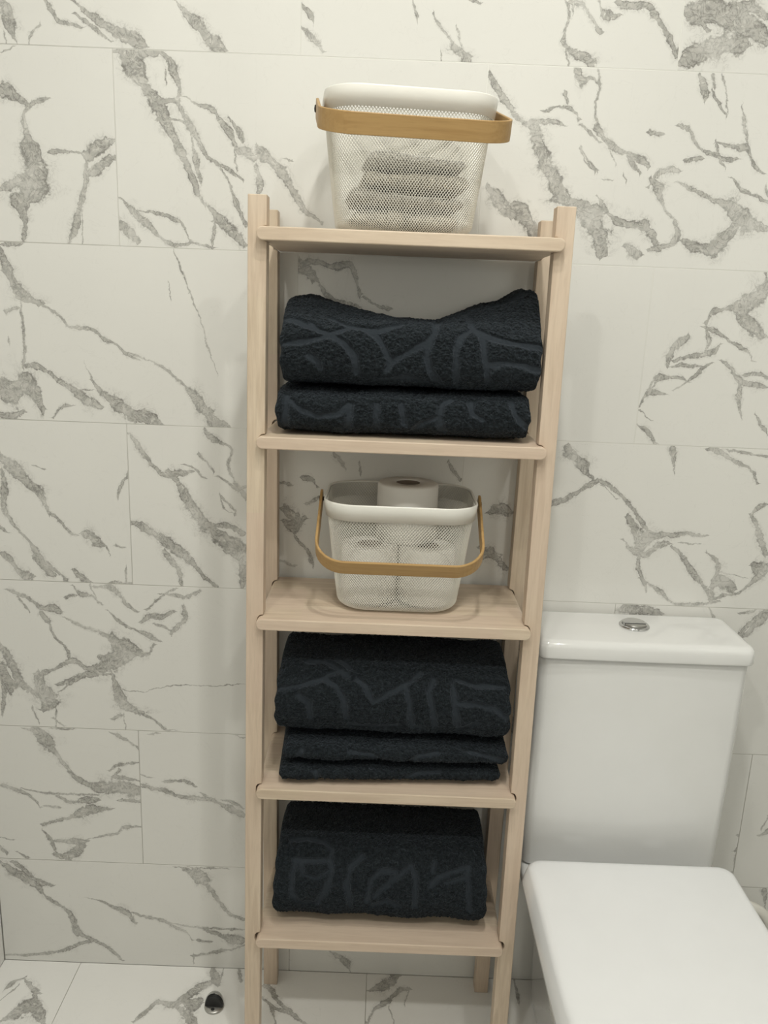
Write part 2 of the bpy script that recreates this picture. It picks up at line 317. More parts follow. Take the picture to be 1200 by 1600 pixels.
# ------------------------------------------------------------------ marble prints (traced vein centre lines: along, across, width in mm)
VEINS = {
    (0, -0.3): [(0, "239,66,3 260,51,13 286,35,17 313,22,20 336,14,25 356,4,7"), (0, "402,72,3 418,55,12 438,37,20 458,18,25 480,4,20"), (0, "197,65,8 208,47,10 215,37,7 235,33,7 254,28,8"), (1, "168,5,3 174,19,4 188,29,3"), (1, "149,3,3 143,15,10 137,30,24 138,45,27 131,62,24"), (1, "132,2,3 128,14,5"), (0, "243,48,10 263,34,7 299,10,5")],
    (1, -0.6): [(1, "439,2,9 443,39,18 442,59,36 458,80,60 463,103,49 468,126,42 462,146,39 456,165,14 452,194,10 467,215,10"), (0, "405,83,18 427,92,21 449,103,28"), (0, "494,144,21 515,144,7 543,143,4 549,139,21 571,153,24 599,165,17"), (0, "551,110,14 573,124,19 598,139,14"), (1, "514,1,14 526,22,13 534,53,14 541,76,12 549,107,11 549,126,14"), (1, "537,2,4 541,50,4"), (0, "416,230,38 430,231,28 442,225,14 460,213,10"), (0, "420,285,4 442,298,5"), (0, "460,210,10 474,218,10 493,224,8"), (1, "438,42,7 428,62,14")],
    (1, 0): [(1, "146,69,7 137,81,9 127,107,12 114,136,16 97,167,17 80,199,24 64,233,24 44,254,31 31,278,38 22,297,44"), (0, "146,74,7 162,55,14 179,39,18 197,22,25 212,9,22"), (1, "102,225,14 106,244,9 98,269,14 90,287,14 73,298,20"), (1, "208,113,4 187,125,7 170,134,9 149,147,7 132,175,9 118,197,14 102,225,14"), (1, "212,43,11 197,73,9 187,102,5 170,128,5"), (0, "112,235,3 136,223,5 157,217,9 174,196,9 191,177,12 198,158,14 212,155,21 229,146,17"), (1, "138,107,7 131,136,14 126,162,4 123,188,3"), (0, "5,76,4 16,63,7 30,50,18 51,34,11 72,14,7 100,5,7 122,9,7 158,4,5"), (0, "30,58,3 59,56,5 87,49,9 108,36,5 117,12,4"), (0, "5,35,21 19,22,25 32,9,22"), (0, "1,296,14 25,294,14 52,295,20 80,299,14"), (0, "64,236,14 85,227,10 102,228,14"), (0, "70,198,14 101,200,4 115,194,10"), (1, "198,129,7 194,158,5"), (1, "85,254,3 84,268,5"), (1, "156,4,5 158,24,7 162,45,4"), (1, "208,171,14 198,190,10 184,206,3"), (0, "158,45,4 169,52,7 183,32,11"), (1, "340,51,9 315,64,11 289,100,14 271,125,18 250,147,24 229,166,10"), (1, "233,87,7 236,101,14 229,133,11"), (0, "278,147,4 287,143,3"), (0, "229,163,4 243,157,7 275,122,7")],
    (0, 0.3): [(1, "20,48,5 10,65,8 -2,73,7"), (0, "-2,43,7 14,30,10 27,20,10 36,7,7"), (1, "184,56,3 181,68,5 175,86,4"), (1, "264,7,17 251,16,20 237,32,7 222,48,7 208,66,4"), (1, "254,28,8 246,49,5"), (1, "225,4,3 223,12,3"), (0, "267,89,7 280,86,10"), (1, "464,5,14 452,14,24 437,23,14 419,31,7 416,49,5 422,71,5 414,94,5"), (0, "421,91,13 441,89,10 456,72,7 472,51,13"), (0, "467,96,7 475,78,13 493,75,10 501,76,10"), (0, "494,93,17 518,90,17 538,91,13 556,78,13 572,61,10 586,40,13 594,25,10"), (1, "428,77,3 426,86,5"), (1, "427,4,5 421,19,5")],
    (0, 0.9): [(0, "0,10,7 17,23,34 39,33,44 65,40,40 92,41,37 109,42,20"), (0, "-1,86,17 19,84,40 42,85,47 66,82,50 87,77,50 112,66,40 138,49,37"), (0, "13,77,5 28,69,7 42,60,20"), (0, "84,98,13 108,93,20 133,82,20")],
    (1, 0.6): [(1, "42,235,17 27,251,15 12,272,14 1,288,7"), (1, "55,70,25 43,83,25 28,99,28 11,118,14"), (1, "208,15,39 203,49,39 190,72,42 166,94,49 148,100,32 133,113,25 117,135,28 100,164,31 87,193,21 75,214,21 61,217,10 43,231,10"), (0, "75,218,17 95,218,10 113,219,10 129,213,7"), (0, "94,234,7 124,242,5 146,233,7 150,224,7"), (1, "131,248,9 124,260,14"), (1, "272,157,9 250,170,14 228,178,14 205,190,9 187,206,14 179,225,4 176,243,4 180,275,5 173,306,5"), (1, "259,144,4 248,157,10 237,172,14"), (0, "136,301,10 144,289,20 152,280,17 165,285,7 176,278,5"), (0, "276,125,5 287,145,10 307,155,14 323,153,10"), (1, "308,31,5 322,36,11 332,54,14 327,70,8 304,96,6 294,116,14 289,129,21 277,141,9"), (0, "320,136,4 350,124,9 379,112,9 405,103,14 428,91,42 448,78,32 481,69,14"), (0, "342,44,14 362,33,21 387,32,25 406,46,32 431,74,28"), (0, "313,220,14 327,217,9 344,196,9 359,183,7 377,179,7 396,172,9 416,174,10"), (0, "332,169,14 354,173,14"), (1, "398,159,3 385,175,5 376,200,5"), (0, "378,197,7 407,192,9 428,192,14 442,167,9 461,153,5"), (1, "389,245,3 381,276,3 372,301,3"), (1, "351,259,9 346,281,17 337,298,10"), (1, "388,239,3 373,257,5 359,275,4"), (1, "428,199,4 420,221,7 412,252,3"), (0, "410,146,4 430,127,9 453,118,7 475,109,14"), (1, "189,148,5 174,160,4 158,181,5"), (1, "186,148,3 171,157,3 157,181,3"), (0, "154,217,5 173,202,6 188,191,9"), (1, "219,159,3 199,190,4"), (0, "269,209,14 287,206,14"), (0, "210,83,7 232,70,11 254,66,14 276,65,25 291,52,21 300,39,14"), (0, "193,109,4 213,83,11 232,70,11 251,67,7"), (0, "247,33,11 263,24,21 277,19,7"), (0, "287,28,11 305,32,11 335,44,7"), (0, "53,90,18 72,77,32 92,55,28 104,42,11"), (1, "364,279,10 358,294,14"), (0, "204,135,10 211,134,7"), (1, "238,133,3 232,143,4"), (1, "474,116,11 468,132,7")],
    (2, -0.3): [(1, "161,200,11 146,203,22 129,215,29 116,235,22 107,263,20 98,287,14"), (0, "161,200,7 185,187,6 210,165,7 224,164,9 250,159,7 268,144,9 282,141,6 307,120,7 326,113,6"), (0, "308,125,7 344,112,4 370,99,6 399,76,6 417,56,19 439,31,26 462,9,26 482,-1,19"), (1, "122,93,7 128,122,6 128,162,6 126,201,5"), (0, "101,186,18 118,193,18"), (0, "80,47,71 102,47,56 126,63,45 143,45,34 155,20,15"), (0, "128,96,15 150,94,11 172,80,9 193,66,11 215,52,19 233,38,23 259,27,15"), (0, "242,75,4 256,57,15 282,36,23 311,18,30 341,10,30 365,1,8"), (0, "171,7,5 187,25,6 206,29,5"), (1, "244,75,4 231,104,2"), (1, "463,95,1 445,142,3 441,163,3 424,209,3 406,257,3 391,296,2"), (1, "384,218,3 381,242,2"), (0, "98,294,9 120,296,11 135,298,5"), (1, "103,132,4 100,139,6"), (0, "77,9,23 99,6,15 119,14,11"), (0, "208,55,8 241,58,4")],
    (3, -0.6): [(1, "453,129,10 439,163,14 425,180,23 407,195,23 389,217,31 371,236,15"), (0, "453,133,8 471,118,7 490,96,8 501,91,10"), (0, "509,95,16 528,88,24 551,73,16"), (1, "477,8,10 450,27,12 428,51,16 414,75,8 399,91,8 382,114,10 370,146,16 375,178,15 373,209,12"), (0, "357,52,12 376,37,16 394,12,20 414,9,24"), (0, "420,47,24 438,27,16 457,11,12"), (0, "431,219,5 448,212,4"), (1, "579,162,5 583,182,5 599,208,7 604,218,3"), (0, "490,25,8 501,13,16 520,3,10"), (1, "588,4,10 589,33,5"), (0, "560,3,8 604,2,8"), (0, "573,75,10 586,70,8"), (0, "361,101,12 376,90,5"), (1, "560,57,4 555,69,8")],
    (3, 0): [(0, "5,284,4 17,265,13 35,239,10 61,213,8 76,211,19 103,218,15"), (1, "195,199,12 186,214,6 180,237,5 186,260,6 154,278,11 173,279,8 139,295,11"), (1, "204,4,20 206,42,24 198,70,35 183,90,43 163,102,35 140,121,23 121,140,27 106,167,23 91,194,15 72,217,23"), (0, "100,230,6 115,227,5 136,208,8"), (0, "76,213,15 99,214,15 115,219,12"), (1, "153,220,5 142,236,6 127,250,11"), (0, "161,213,5 180,200,5 195,191,10 212,195,8"), (1, "212,172,6 203,187,12 191,202,15"), (1, "193,147,5 179,162,5 164,178,5"), (1, "191,145,3 175,150,3 164,178,3"), (0, "8,119,16 35,106,20 57,89,24 77,74,27 100,62,20 123,34,12 146,10,10 162,1,5"), (1, "91,4,12 87,29,10 76,45,16 61,69,16"), (0, "152,121,12 183,119,16 206,107,23"), (0, "171,73,8 190,62,16"), (1, "391,235,5 378,252,10 368,263,6"), (1, "418,227,5 414,248,6"), (1, "597,224,12 582,241,7 574,255,6"), (0, "274,204,12 293,202,7"), (0, "312,215,12 331,213,12 339,197,6"), (0, "274,157,10 294,145,29 316,131,7"), (0, "279,135,24 299,125,29 320,141,15"), (1, "335,48,7 326,76,9 309,95,7 296,115,5"), (0, "322,166,14 344,182,7"), (0, "275,58,10 300,49,12")],
    (3, 0.6): [(0, "51,165,19 70,173,24 95,166,14"), (0, "38,68,29 57,89,24 77,75,20 93,60,15"), (0, "41,99,20 79,85,15"), (0, "160,189,14 179,195,14"), (1, "234,236,11 221,245,11 211,259,23 200,270,27 191,281,23 183,292,23"), (0, "164,182,12 188,195,10 213,212,10 235,228,11 248,233,10"), (0, "242,233,8 266,222,10 291,203,8 309,184,8 327,161,10 344,142,15"), (0, "250,225,3 280,199,4"), (0, "303,168,23 317,145,19 331,121,47 350,130,31 369,135,15 392,137,12 415,140,9 438,137,7 452,138,6"), (0, "300,126,5 318,104,12 342,97,16 363,114,16 388,121,5"), (1, "354,27,5 343,52,10 333,72,9 332,97,12"), (0, "339,52,6 365,36,8 382,24,12 408,4,8 432,3,7 464,7,8 489,12,8"), (1, "475,11,12 469,28,16 450,48,12 427,76,12 408,100,12 389,115,8"), (0, "405,122,6 438,121,4"), (1, "473,51,8 454,52,4 481,70,12 476,90,12 454,106,4"), (0, "471,40,24 489,54,35 515,38,31"), (0, "474,15,12 501,25,6 524,30,6 541,47,8 558,65,12 572,78,31"), (0, "527,181,8 535,193,10 553,200,6"), (1, "564,106,19 552,130,15 541,154,12 527,181,8"), (0, "539,85,12 560,77,31 571,82,31"), (1, "378,250,2 375,269,5 371,284,11 368,296,23"), (0, "429,296,8 448,295,15 468,284,9 489,274,7 509,265,6 522,252,9 527,236,6"), (0, "466,296,6 501,291,5 540,287,8"), (0, "487,70,4 533,60,2")],
    (4, -0.3): [(0, "64,282,5 83,274,10 106,263,8 129,247,10 153,246,20 165,240,16"), (1, "104,239,4 94,254,6 83,270,4"), (1, "138,221,24 125,238,16"), (0, "169,231,4 196,215,9 228,206,8 251,192,16 271,175,45 295,168,32 319,160,16 336,182,10"), (1, "174,145,10 169,167,7 150,187,6 140,217,6"), (0, "107,111,16 134,119,10 167,136,12 184,141,16 203,129,16 228,125,33 253,144,49 278,154,41 302,159,20"), (0, "148,91,16 173,101,12 203,115,14 223,116,12 252,117,16"), (0, "188,296,6 203,277,8 223,274,8 242,256,4"), (0, "175,270,12 191,275,12"), (1, "231,272,6 220,295,5"), (0, "228,293,8 252,294,10 271,282,14 290,258,7 307,246,5"), (0, "252,248,4 273,225,7 300,211,6 328,199,12 348,189,6"), (0, "313,224,12 329,238,12 353,239,12 376,251,12"), (0, "326,251,6 346,273,6 381,297,4"), (0, "351,285,8 378,282,6 404,277,8"), (0, "402,279,12 424,293,16"), (1, "369,205,10 381,219,12 397,241,12 394,262,12"), (0, "337,225,8 357,218,5 373,210,4"), (1, "102,71,21 82,88,21 68,114,20 58,144,24 44,170,12"), (0, "40,117,49 51,100,41 62,87,25 82,88,12"), (0, "233,152,24 253,150,16"), (1, "116,35,33 129,49,37 126,67,54 115,89,29 113,116,29"), (1, "108,10,4 96,39,12"), (1, "140,4,6 143,36,5"), (1, "306,37,12 290,43,25 274,56,29 263,82,21 258,104,12 254,122,10"), (0, "306,37,8 327,28,6 343,13,6 361,2,5"), (0, "252,23,12 267,33,17"), (1, "276,6,4 273,33,4"), (0, "151,75,3 173,96,10 203,113,8"), (0, "267,87,2 304,83,2 349,94,2 391,100,2 427,100,2 507,108,2"), (1, "37,23,8 44,73,10 43,104,12"), (1, "90,75,16 71,101,12"), (0, "355,4,5 376,3,4"), (0, "136,20,8 156,3,5")],
    (5, -0.6): [(0, "376,296,4 396,289,17 416,271,29 432,251,17 451,221,11 471,194,11 495,178,13 520,170,38 550,174,34 575,172,42 599,166,47"), (1, "432,258,17 417,280,29 405,296,25"), (0, "430,297,8 472,298,5"), (0, "321,168,9 346,162,11 370,151,6 391,135,6 398,121,4"), (0, "363,163,4 405,155,5 443,154,6 490,154,5 513,155,11"), (0, "434,149,13 463,136,11 489,142,17 515,143,26"), (0, "400,82,13 431,93,8 457,102,9 479,113,30 501,121,26 544,125,6"), (1, "422,22,9 415,46,8 399,70,6"), (0, "424,46,17 445,47,11 471,46,17 491,49,13"), (0, "418,16,22 439,10,17 461,18,30 482,39,26"), (0, "491,52,4 519,61,5 550,69,5 563,82,9 581,85,6 598,86,5"), (0, "539,211,8 561,224,8 601,230,6"), (1, "544,192,8 561,212,11"), (0, "547,197,17 572,194,11 599,190,8"), (0, "543,295,4 571,282,8 602,261,10"), (0, "557,145,13 600,145,17"), (0, "312,49,4 337,45,5"), (1, "323,12,9 310,26,17"), (0, "344,18,5 363,4,9"), (0, "407,125,6 435,123,11")],
    (5, 0): [(0, "4,204,8 21,198,8"), (0, "3,181,13 26,175,11 47,171,11 73,160,11 98,156,15 119,155,13 145,153,11 166,140,13 187,131,21 206,122,19"), (0, "48,190,11 73,193,5 99,190,11 109,181,6"), (0, "162,154,4 183,150,9 204,137,9"), (0, "22,292,8 38,296,8"), (0, "120,169,5 129,162,11"), (0, "192,297,4 207,293,6")],
    (6, -0.3): [(0, "7,291,17 32,272,26 61,253,26 86,231,18 98,211,9 132,187,9 144,167,13 148,149,22 160,128,16 177,116,10 203,104,9 229,84,10 249,60,5"), (0, "33,293,17 62,269,13 83,249,15 113,240,7"), (0, "8,65,6 49,67,8 99,75,9 131,84,9 163,102,11 188,108,9"), (0, "180,214,2 208,206,4 238,192,9 264,178,18 281,155,7"), (0, "273,181,5 304,172,8 335,165,9 361,151,7 388,136,5 397,118,4"), (0, "317,170,4 375,156,4 423,151,6 468,150,6 506,150,6"), (0, "423,146,9 463,132,18 485,122,31 506,123,27"), (0, "397,81,10 427,87,7 449,94,9 476,100,6 506,112,6"), (0, "375,294,4 395,284,17 416,269,31 436,247,13 455,215,10 477,187,10 506,176,11"), (1, "429,260,13 421,275,26 408,294,26"), (0, "365,295,4 471,296,6"), (0, "410,119,13 434,117,11"), (1, "399,64,5 398,81,5")],
    (2, 0.9): [(0, "1,83,11 1,65,4 18,93,13 47,89,4"), (0, "15,93,6 20,114,11 43,120,7"), (1, "43,136,7 44,158,15 60,181,15 71,192,7"), (0, "53,148,11 77,156,7 103,161,15 124,169,11 129,180,5"), (0, "59,97,4 83,116,4 99,131,9 117,147,4"), (0, "42,118,11 64,119,6 81,112,4"), (0, "47,137,4 68,141,7 98,139,13"), (1, "15,95,7 31,114,11"), (0, "100,211,7 108,232,11 129,237,14 150,241,29 167,249,43 183,263,40 196,271,43"), (0, "148,230,11 168,217,29 188,203,25 208,194,7"), (0, "93,207,5 116,201,11 139,187,5 159,177,7 180,164,6 189,151,4"), (1, "102,162,11 108,179,9 99,204,7"), (0, "133,151,4 154,137,11 168,119,13 187,113,15 210,110,11 221,107,7"), (1, "184,53,3 174,86,11 172,112,11"), (0, "179,127,11 199,132,7 217,125,15"), (1, "232,27,4 220,43,6 206,62,3"), (1, "193,281,11 188,298,11"), (0, "-3,36,6 15,28,9 28,17,11 38,2,8"), (0, "4,61,4 23,43,3")],
    (4, 0.9): [(0, "-2,287,16 22,290,24 54,289,24 87,284,16"), (1, "185,282,8 172,301,5"), (1, "237,242,8 248,246,12 261,264,16 275,282,24 284,299,28"), (1, "236,246,8 249,264,12 283,303,12"), (0, "233,291,8 257,296,6 264,302,4")],
    (5, 0.6): [(0, "596,80,7 607,93,9 629,92,7 645,91,5"), (1, "625,46,4 611,64,5 603,84,7"), (0, "619,106,11 634,119,5"), (0, "598,38,7 621,22,7 638,10,9"), (1, "635,18,9 626,35,5")],
    (5, 1.2): [(0, "39,121,11 56,132,22"), (1, "42,136,7 52,165,7")],
    (2, 0.3): [(0, "1,283,26 29,288,13 59,281,11 85,286,17 98,266,11 106,237,13"), (0, "7,271,17 29,264,11 43,243,9 60,227,11 87,220,9 107,216,7"), (0, "113,233,7 135,221,6 159,214,9"), (1, "25,255,9 16,275,22 1,291,17")],
    (6, 0.3): [(1, "130,56,8 119,78,19 102,94,19 86,106,4"), (0, "-19,82,11 0,79,4")],
    ('f', 0): [(0, "504,449,8 520,469,25 536,480,45 554,485,41 573,471,25 589,448,20"), (1, "478,523,4 489,545,11 508,557,5"), (0, "506,551,5 537,526,17 554,516,5"), (1, "481,497,3 501,535,5"), (1, "551,498,21 537,526,13")],
    ('f', 1): [(0, "154,460,6 173,486,12 189,507,13 215,503,17 234,514,25 250,535,26 272,552,22 289,564,18"), (1, "298,554,17 289,575,22 280,597,13"), (1, "301,562,11 302,598,4"), (0, "229,498,17 255,479,25 274,461,33"), (0, "239,509,21 258,502,42 275,511,47"), (1, "344,567,18 334,600,13"), (0, "392,558,11 413,546,13 423,531,10"), (0, "394,530,8 421,506,10 448,495,8 486,470,7"), (1, "429,468,7 416,506,10"), (0, "398,555,6 435,513,10 458,496,8 483,473,10")],
    ('f', 2): [(0, "5,476,6 17,509,10 42,529,13 74,562,13 92,563,8"), (0, "5,555,6 26,566,21 47,577,32 69,598,5"), (1, "47,561,11 53,584,21"), (1, "78,524,6 89,563,7"), (1, "58,478,4 47,517,5"), (1, "312,541,11 312,593,11")],
}

BANDS = {
    'shelf2_top': [[(305, 202), (350, 221), (372, 231), (402, 214), (369, 192)], [(305, 248), (338, 242), (372, 232), (393, 243), (409, 263), (413, 289)], [(343, 212), (355, 225), (372, 232)], [(341, 266), (357, 276), (359, 287)], [(426, 217), (443, 233), (453, 249), (462, 270), (482, 258), (515, 238), (525, 220), (540, 143), (575, 148), (583, 206)], [(402, 214), (426, 217), (443, 221), (481, 200)], [(519, 234), (515, 259), (522, 284), (542, 320)], [(563, 311), (560, 266), (558, 245), (566, 223), (583, 206), (597, 226), (601, 256), (609, 300)], [(583, 206), (608, 224), (638, 233), (684, 238)], [(606, 270), (631, 265), (661, 268), (688, 278)], [(467, 302), (493, 295), (511, 307), (525, 320)], [(433, 320), (450, 307), (467, 302)], [(614, 151), (650, 150), (684, 148)], [(462, 270), (458, 283)]],
    'shelf2_low': [[(308, 203), (306, 274)], [(315, 212), (331, 227), (357, 237), (387, 231), (402, 213)], [(406, 213), (400, 260)], [(445, 212), (444, 258)], [(482, 210), (487, 245)], [(542, 208), (539, 229), (513, 244), (489, 274)], [(586, 200), (590, 223), (604, 231)], [(647, 197), (653, 221), (675, 246)], [(542, 208), (555, 196)], [(539, 229), (545, 258)]],
    'shelf4_top': [[(297, 251), (329, 244), (370, 230), (392, 243), (405, 265), (412, 302)], [(329, 259), (348, 273), (352, 308)], [(370, 230), (376, 223), (399, 214)], [(427, 229), (442, 241), (456, 270), (485, 250), (518, 230), (535, 213)], [(510, 234), (516, 265), (523, 322)], [(562, 322), (555, 273), (550, 246), (558, 224)], [(601, 322), (593, 262), (590, 231), (594, 223), (628, 232), (678, 232)], [(596, 266), (629, 265), (660, 273), (683, 293)], [(334, 198), (368, 199), (408, 222)], [(389, 190), (411, 209)], [(419, 322), (436, 322), (470, 322), (497, 322)], [(523, 322), (540, 322)], [(601, 322), (633, 301)]],
    'shelf4_mid': [[(420, 193), (454, 198), (472, 220)], [(515, 220), (536, 197), (566, 192)], [(622, 186), (652, 197), (678, 205)], [(338, 192), (333, 220)]],
    'shelf4_low': [[(512, 199), (533, 190), (568, 184)], [(360, 188), (369, 212)]],
    'shelf5': [[(312, 205), (343, 201), (375, 207), (390, 219), (386, 238), (355, 241), (323, 240)], [(326, 242), (320, 266), (324, 306), (341, 329), (368, 330), (385, 293), (392, 258), (389, 240)], [(335, 242), (342, 265), (365, 271), (385, 258)], [(429, 330), (421, 278), (427, 247), (445, 229)], [(458, 316), (464, 270), (482, 252), (509, 253), (500, 274), (474, 303)], [(500, 274), (518, 258), (537, 239), (545, 267), (544, 323)], [(573, 276), (586, 260), (612, 249), (643, 239), (635, 258), (600, 270)], [(642, 330), (641, 279), (639, 244)], [(466, 330), (493, 312), (521, 330)], [(580, 233), (576, 251)]],
}

# ------------------------------------------------------------------ room
Z_ROW1 = 1.7469            # joint above row 1; rows are 0.30 m
X_LEFT, X_RIGHT, Y_REAR = -0.301, 1.75, -2.25
GAP = 0.0006
def struct(name, me_or_obj):
    me_or_obj['kind'] = 'structure'; return me_or_obj
wall_back = struct('wall_back', rbox('wall_back', X_LEFT, X_RIGHT, 0.0003, 0.10, 0, CEILING, 0, grout))
wall_left = struct('wall_left', rbox('wall_left', X_LEFT - 0.10, X_LEFT - 0.0003, Y_REAR, 0.10, 0, CEILING, 0, grout))
wall_right = struct('wall_right', rbox('wall_right', X_RIGHT, X_RIGHT + 0.10, Y_REAR, 0.10, 0, CEILING, 0, plaster))
wall_rear = struct('wall_rear', rbox('wall_rear', X_LEFT, X_RIGHT, Y_REAR - 0.10, Y_REAR, 0, CEILING, 0, plaster))
ceiling = struct('ceiling', rbox('ceiling', X_LEFT - 0.1, X_RIGHT + 0.1, Y_REAR - 0.1, 0.1, CEILING, CEILING + 0.1, 0, plaster))
floor = struct('floor', rbox('floor', X_LEFT - 0.1, X_RIGHT + 0.1, Y_REAR - 0.1, 0.1, -0.10, -0.0003, 0, grout))

def tile_mesh(x0, x1, z0, z1):
    """one porcelain slab: face at y = 0, small chamfer, 6 mm thick, in its print's own coordinates"""
    c = 0.0004
    V = []
    for y, i in ((0.006, 0.0), (c, 0.0), (0.0, c)):
        V += [(x0 + i, y, z0 + i), (x1 - i, y, z0 + i), (x1 - i, y, z1 - i), (x0 + i, y, z1 - i)]
    F = [(3, 2, 1, 0), (8, 9, 10, 11)]
    for k in (0, 4):
        for i in range(4):
            j = (i + 1) % 4; F.append((k + i, k + j, k + 4 + j, k + 4 + i))
    me = mesh_data('tile', V, F, False); flip_out(me); return me
MARBLES = {}
def print_for(key):
    if key not in MARBLES:
        MARBLES[key] = marble('marble_print', VEINS[key], 1 + len(MARBLES) * 2.3, (0.90, 0.89, 0.86) if key[0] == 'f' else None)
    return MARBLES[key]
SPARE = [(1, 0), (4, -0.3), (2, -0.3), (1, 0.6), (3, 0.6), (5, -0.6), (3, 0), (2, 0.9), (6, -0.3)]
def spare(i): return print_for(SPARE[i % len(SPARE)])
PLAIN = marble('marble_print', [], 5.5, (0.90, 0.89, 0.86))
cnt = 0
for row in range(-2, 7):
    ztop = Z_ROW1 - 0.3 * (row - 1); zbot = ztop - 0.3
    x = -0.6 if row % 2 else -0.9
    while x < X_RIGHT:
        key = (row, round(x, 1))
        xs0 = max(x + GAP, X_LEFT + 0.0005); xs1 = min(x + 0.6 - GAP, X_RIGHT)
        z0 = max(zbot + GAP, 0.0); z1 = min(ztop - GAP, CEILING)
        if xs1 - xs0 > 0.02 and z1 - z0 > 0.01:
            cnt += 1
            kk = next((k for k in VEINS if k[0] == row and abs(k[1] - x) < 0.01), None)
            mt = print_for(kk) if kk else spare(cnt * 2 + row)
            o = put('tile', tile_mesh(xs0 - x, xs1 - x, z0 - zbot, z1 - zbot), mt, wall_back)
            o.location = (x, 0, zbot)
        x += 0.6
    # left wall, same courses
    y = 0.0 - (0.0 if row % 2 else 0.3)
    y0 = Y_REAR - 0.3
    yy = -0.6 if row % 2 else -0.3
    while yy > Y_REAR - 0.6:
        a = max(yy + GAP, Y_REAR); b = min(yy + 0.6 - GAP, -0.0005)
        z0 = max(zbot + GAP, 0.0); z1 = min(ztop - GAP, CEILING)
        if b - a > 0.02 and z1 - z0 > 0.01:
            cnt += 1
            o = put('tile', tile_mesh(a - yy, b - yy, z0 - zbot, z1 - zbot), PLAIN if yy > -0.61 else spare(cnt), wall_left)
            o.location = (X_LEFT, yy, zbot); o.rotation_euler = (0, 0, PI / 2)
        yy -= 0.6
for j in range(4):
    for i in range(-1, 4):
        x = -0.1395 + (i - 1 + (1 if True else 0)) * 0.604 - 0.0
        k = i + 1
        key = ('f', k)
        yb = -0.6 * (j + 1)
        a = max(x + GAP, X_LEFT + 0.0005); b = min(x + 0.604 - GAP, X_RIGHT)
        c0 = max(yb + GAP, Y_REAR); c1 = min(yb + 0.6 - GAP, 0.0)
        if b - a < 0.02 or c1 - c0 < 0.02: continue
        mt = print_for(key) if (j == 0 and key in VEINS) else spare(i * 3 + j * 5)
        o = put('tile', tile_mesh(a - x, b - x, c0 - yb, c1 - yb), mt, floor)
        o.location = (x, yb, 0); o.rotation_euler = (-PI / 2, 0, 0)

for i, (lx, ly, lr, ls) in enumerate(LAMPS):  # the rear pair is fill, added to even out the light on the wall
    d = thing('ceiling_downlight_or_fill', ['round recessed ceiling downlight nearest the shelf unit', 'round recessed ceiling downlight second from the shelf unit', 'added round fill light in the ceiling behind the viewer on the tiled side',
              'added round fill light in the ceiling behind the viewer on the toilet side'][i], 'lamp', (lx, ly, CEILING), group='recessed ceiling downlights')
    lathe('trim_ring', [(lr, -0.002), (lr + 0.004, -0.005), (lr + 0.014, -0.004), (lr + 0.016, 0.0), (lr, 0.0)], rim_paint, d, 48, True)
    lathe('diffuser', [(0.0, -0.0015), (lr * 0.5, -0.0015), (lr, -0.0015)], emitter('lamp_glow', LAMP_COLOUR, ls), d, 48)

# ------------------------------------------------------------------ wooden shelf unit
XL, SW, YF, YR, PW, SH = 0.2480, 0.472, -0.2106, -0.0386, 0.0272, 1.5102
ZB = [1.4572, 1.1590, 0.8686, 0.5658, 0.2690]
BT = 0.0190; BY0, BY1 = -0.2246, -0.0115; INS = 0.0180
unit = thing('shelf_unit', 'tall pale birch shelf unit with five shelves standing against the marble wall beside the toilet', 'shelf', (XL + SW / 2, (YF + YR) / 2, 0))
ux, uy = unit.location.x, unit.location.y
def upright(side, y0):
    """square post with a round-bottomed slot cut across its inner face for each shelf"""
    dep = 0.0086 + 0.0014
    pts = [(0, 0), (PW, 0)]
    for z in sorted(ZB):
        zb, zt = z - BT / 2, z + BT / 2 + 0.0016
        r = (zt - zb) / 2
        pts.append((PW, zb))
        for k in range(7):
            a = -PI / 2 - PI * k / 6
            pts.append((PW - dep + r * 0.75 + r * 0.75 * math.cos(a), (zb + zt) / 2 + r * math.sin(a)))
        pts.append((PW, zt))
    pts += [(PW, SH), (0, SH)]
    n = len(pts); V = []
    X = (lambda a: XL + a - ux) if side < 0 else (lambda a: XL + SW - a - ux)
    out = 0.0060 if y0 == YF else -0.0060          # the uprights stand a few millimetres out of plumb
    off = 0.0 if y0 == YF else -0.0005
    for y in (y0, y0 + PW):
        V += [(X(a) + side * ((0.85 - z) * out - off), y - uy, z) for a, z in pts]
    F = [tuple(range(n)), tuple(range(n, 2 * n))[::-1]] + [(i, (i + 1) % n, n + (i + 1) % n, n + i) for i in range(n)]
    me = mesh_data('upright', V, F, False); flip_out(me)
    o = put('upright', me, wood_post, unit)
    b = o.modifiers.new('soft_edges', 'BEVEL'); b.width = 0.0012; b.segments = 2; b.limit_method = 'ANGLE'; b.angle_limit = math.radians(60)
    return o
for side in (-1, 1):
    for y0 in (YF, YR): upright(side, y0)
def shelf_board(z):
    hx = SW / 2 - INS; r = 0.0085; hz = BT / 2; c = 0.0016
    outl = rr(hx, hz, r, 6)
    rings = []
    for y, i in ((BY0, c), (BY0 + c * 0.35, c * 0.3), (BY0 + c, 0), (BY1 - c, 0), (BY1, c)):
        rings.append([(px * (hx - i) / hx, y - uy, z + pz * (hz - i) / hz) for px, pz in outl])
    o = loft('shelf_board', rings, wood_board, unit, smooth=False)
    return o
for z in ZB: shelf_board(z)
# little black fixing pins showing in the slots beside the boards
for k, z in enumerate(ZB):
    for side in (-1, 1):
        for y in (YF + 0.004, YR + 0.004):
            xx = (SW / 2 - INS + 0.0006) * side
            lathe('fixing_pin', [(0.0, 0.0), (0.0022, 0.0), (0.0022, 0.0024), (0.0, 0.0024)], rubber, unit, 10, loc=(xx, y - uy + 0.008, z + BT / 2 - 0.0012))

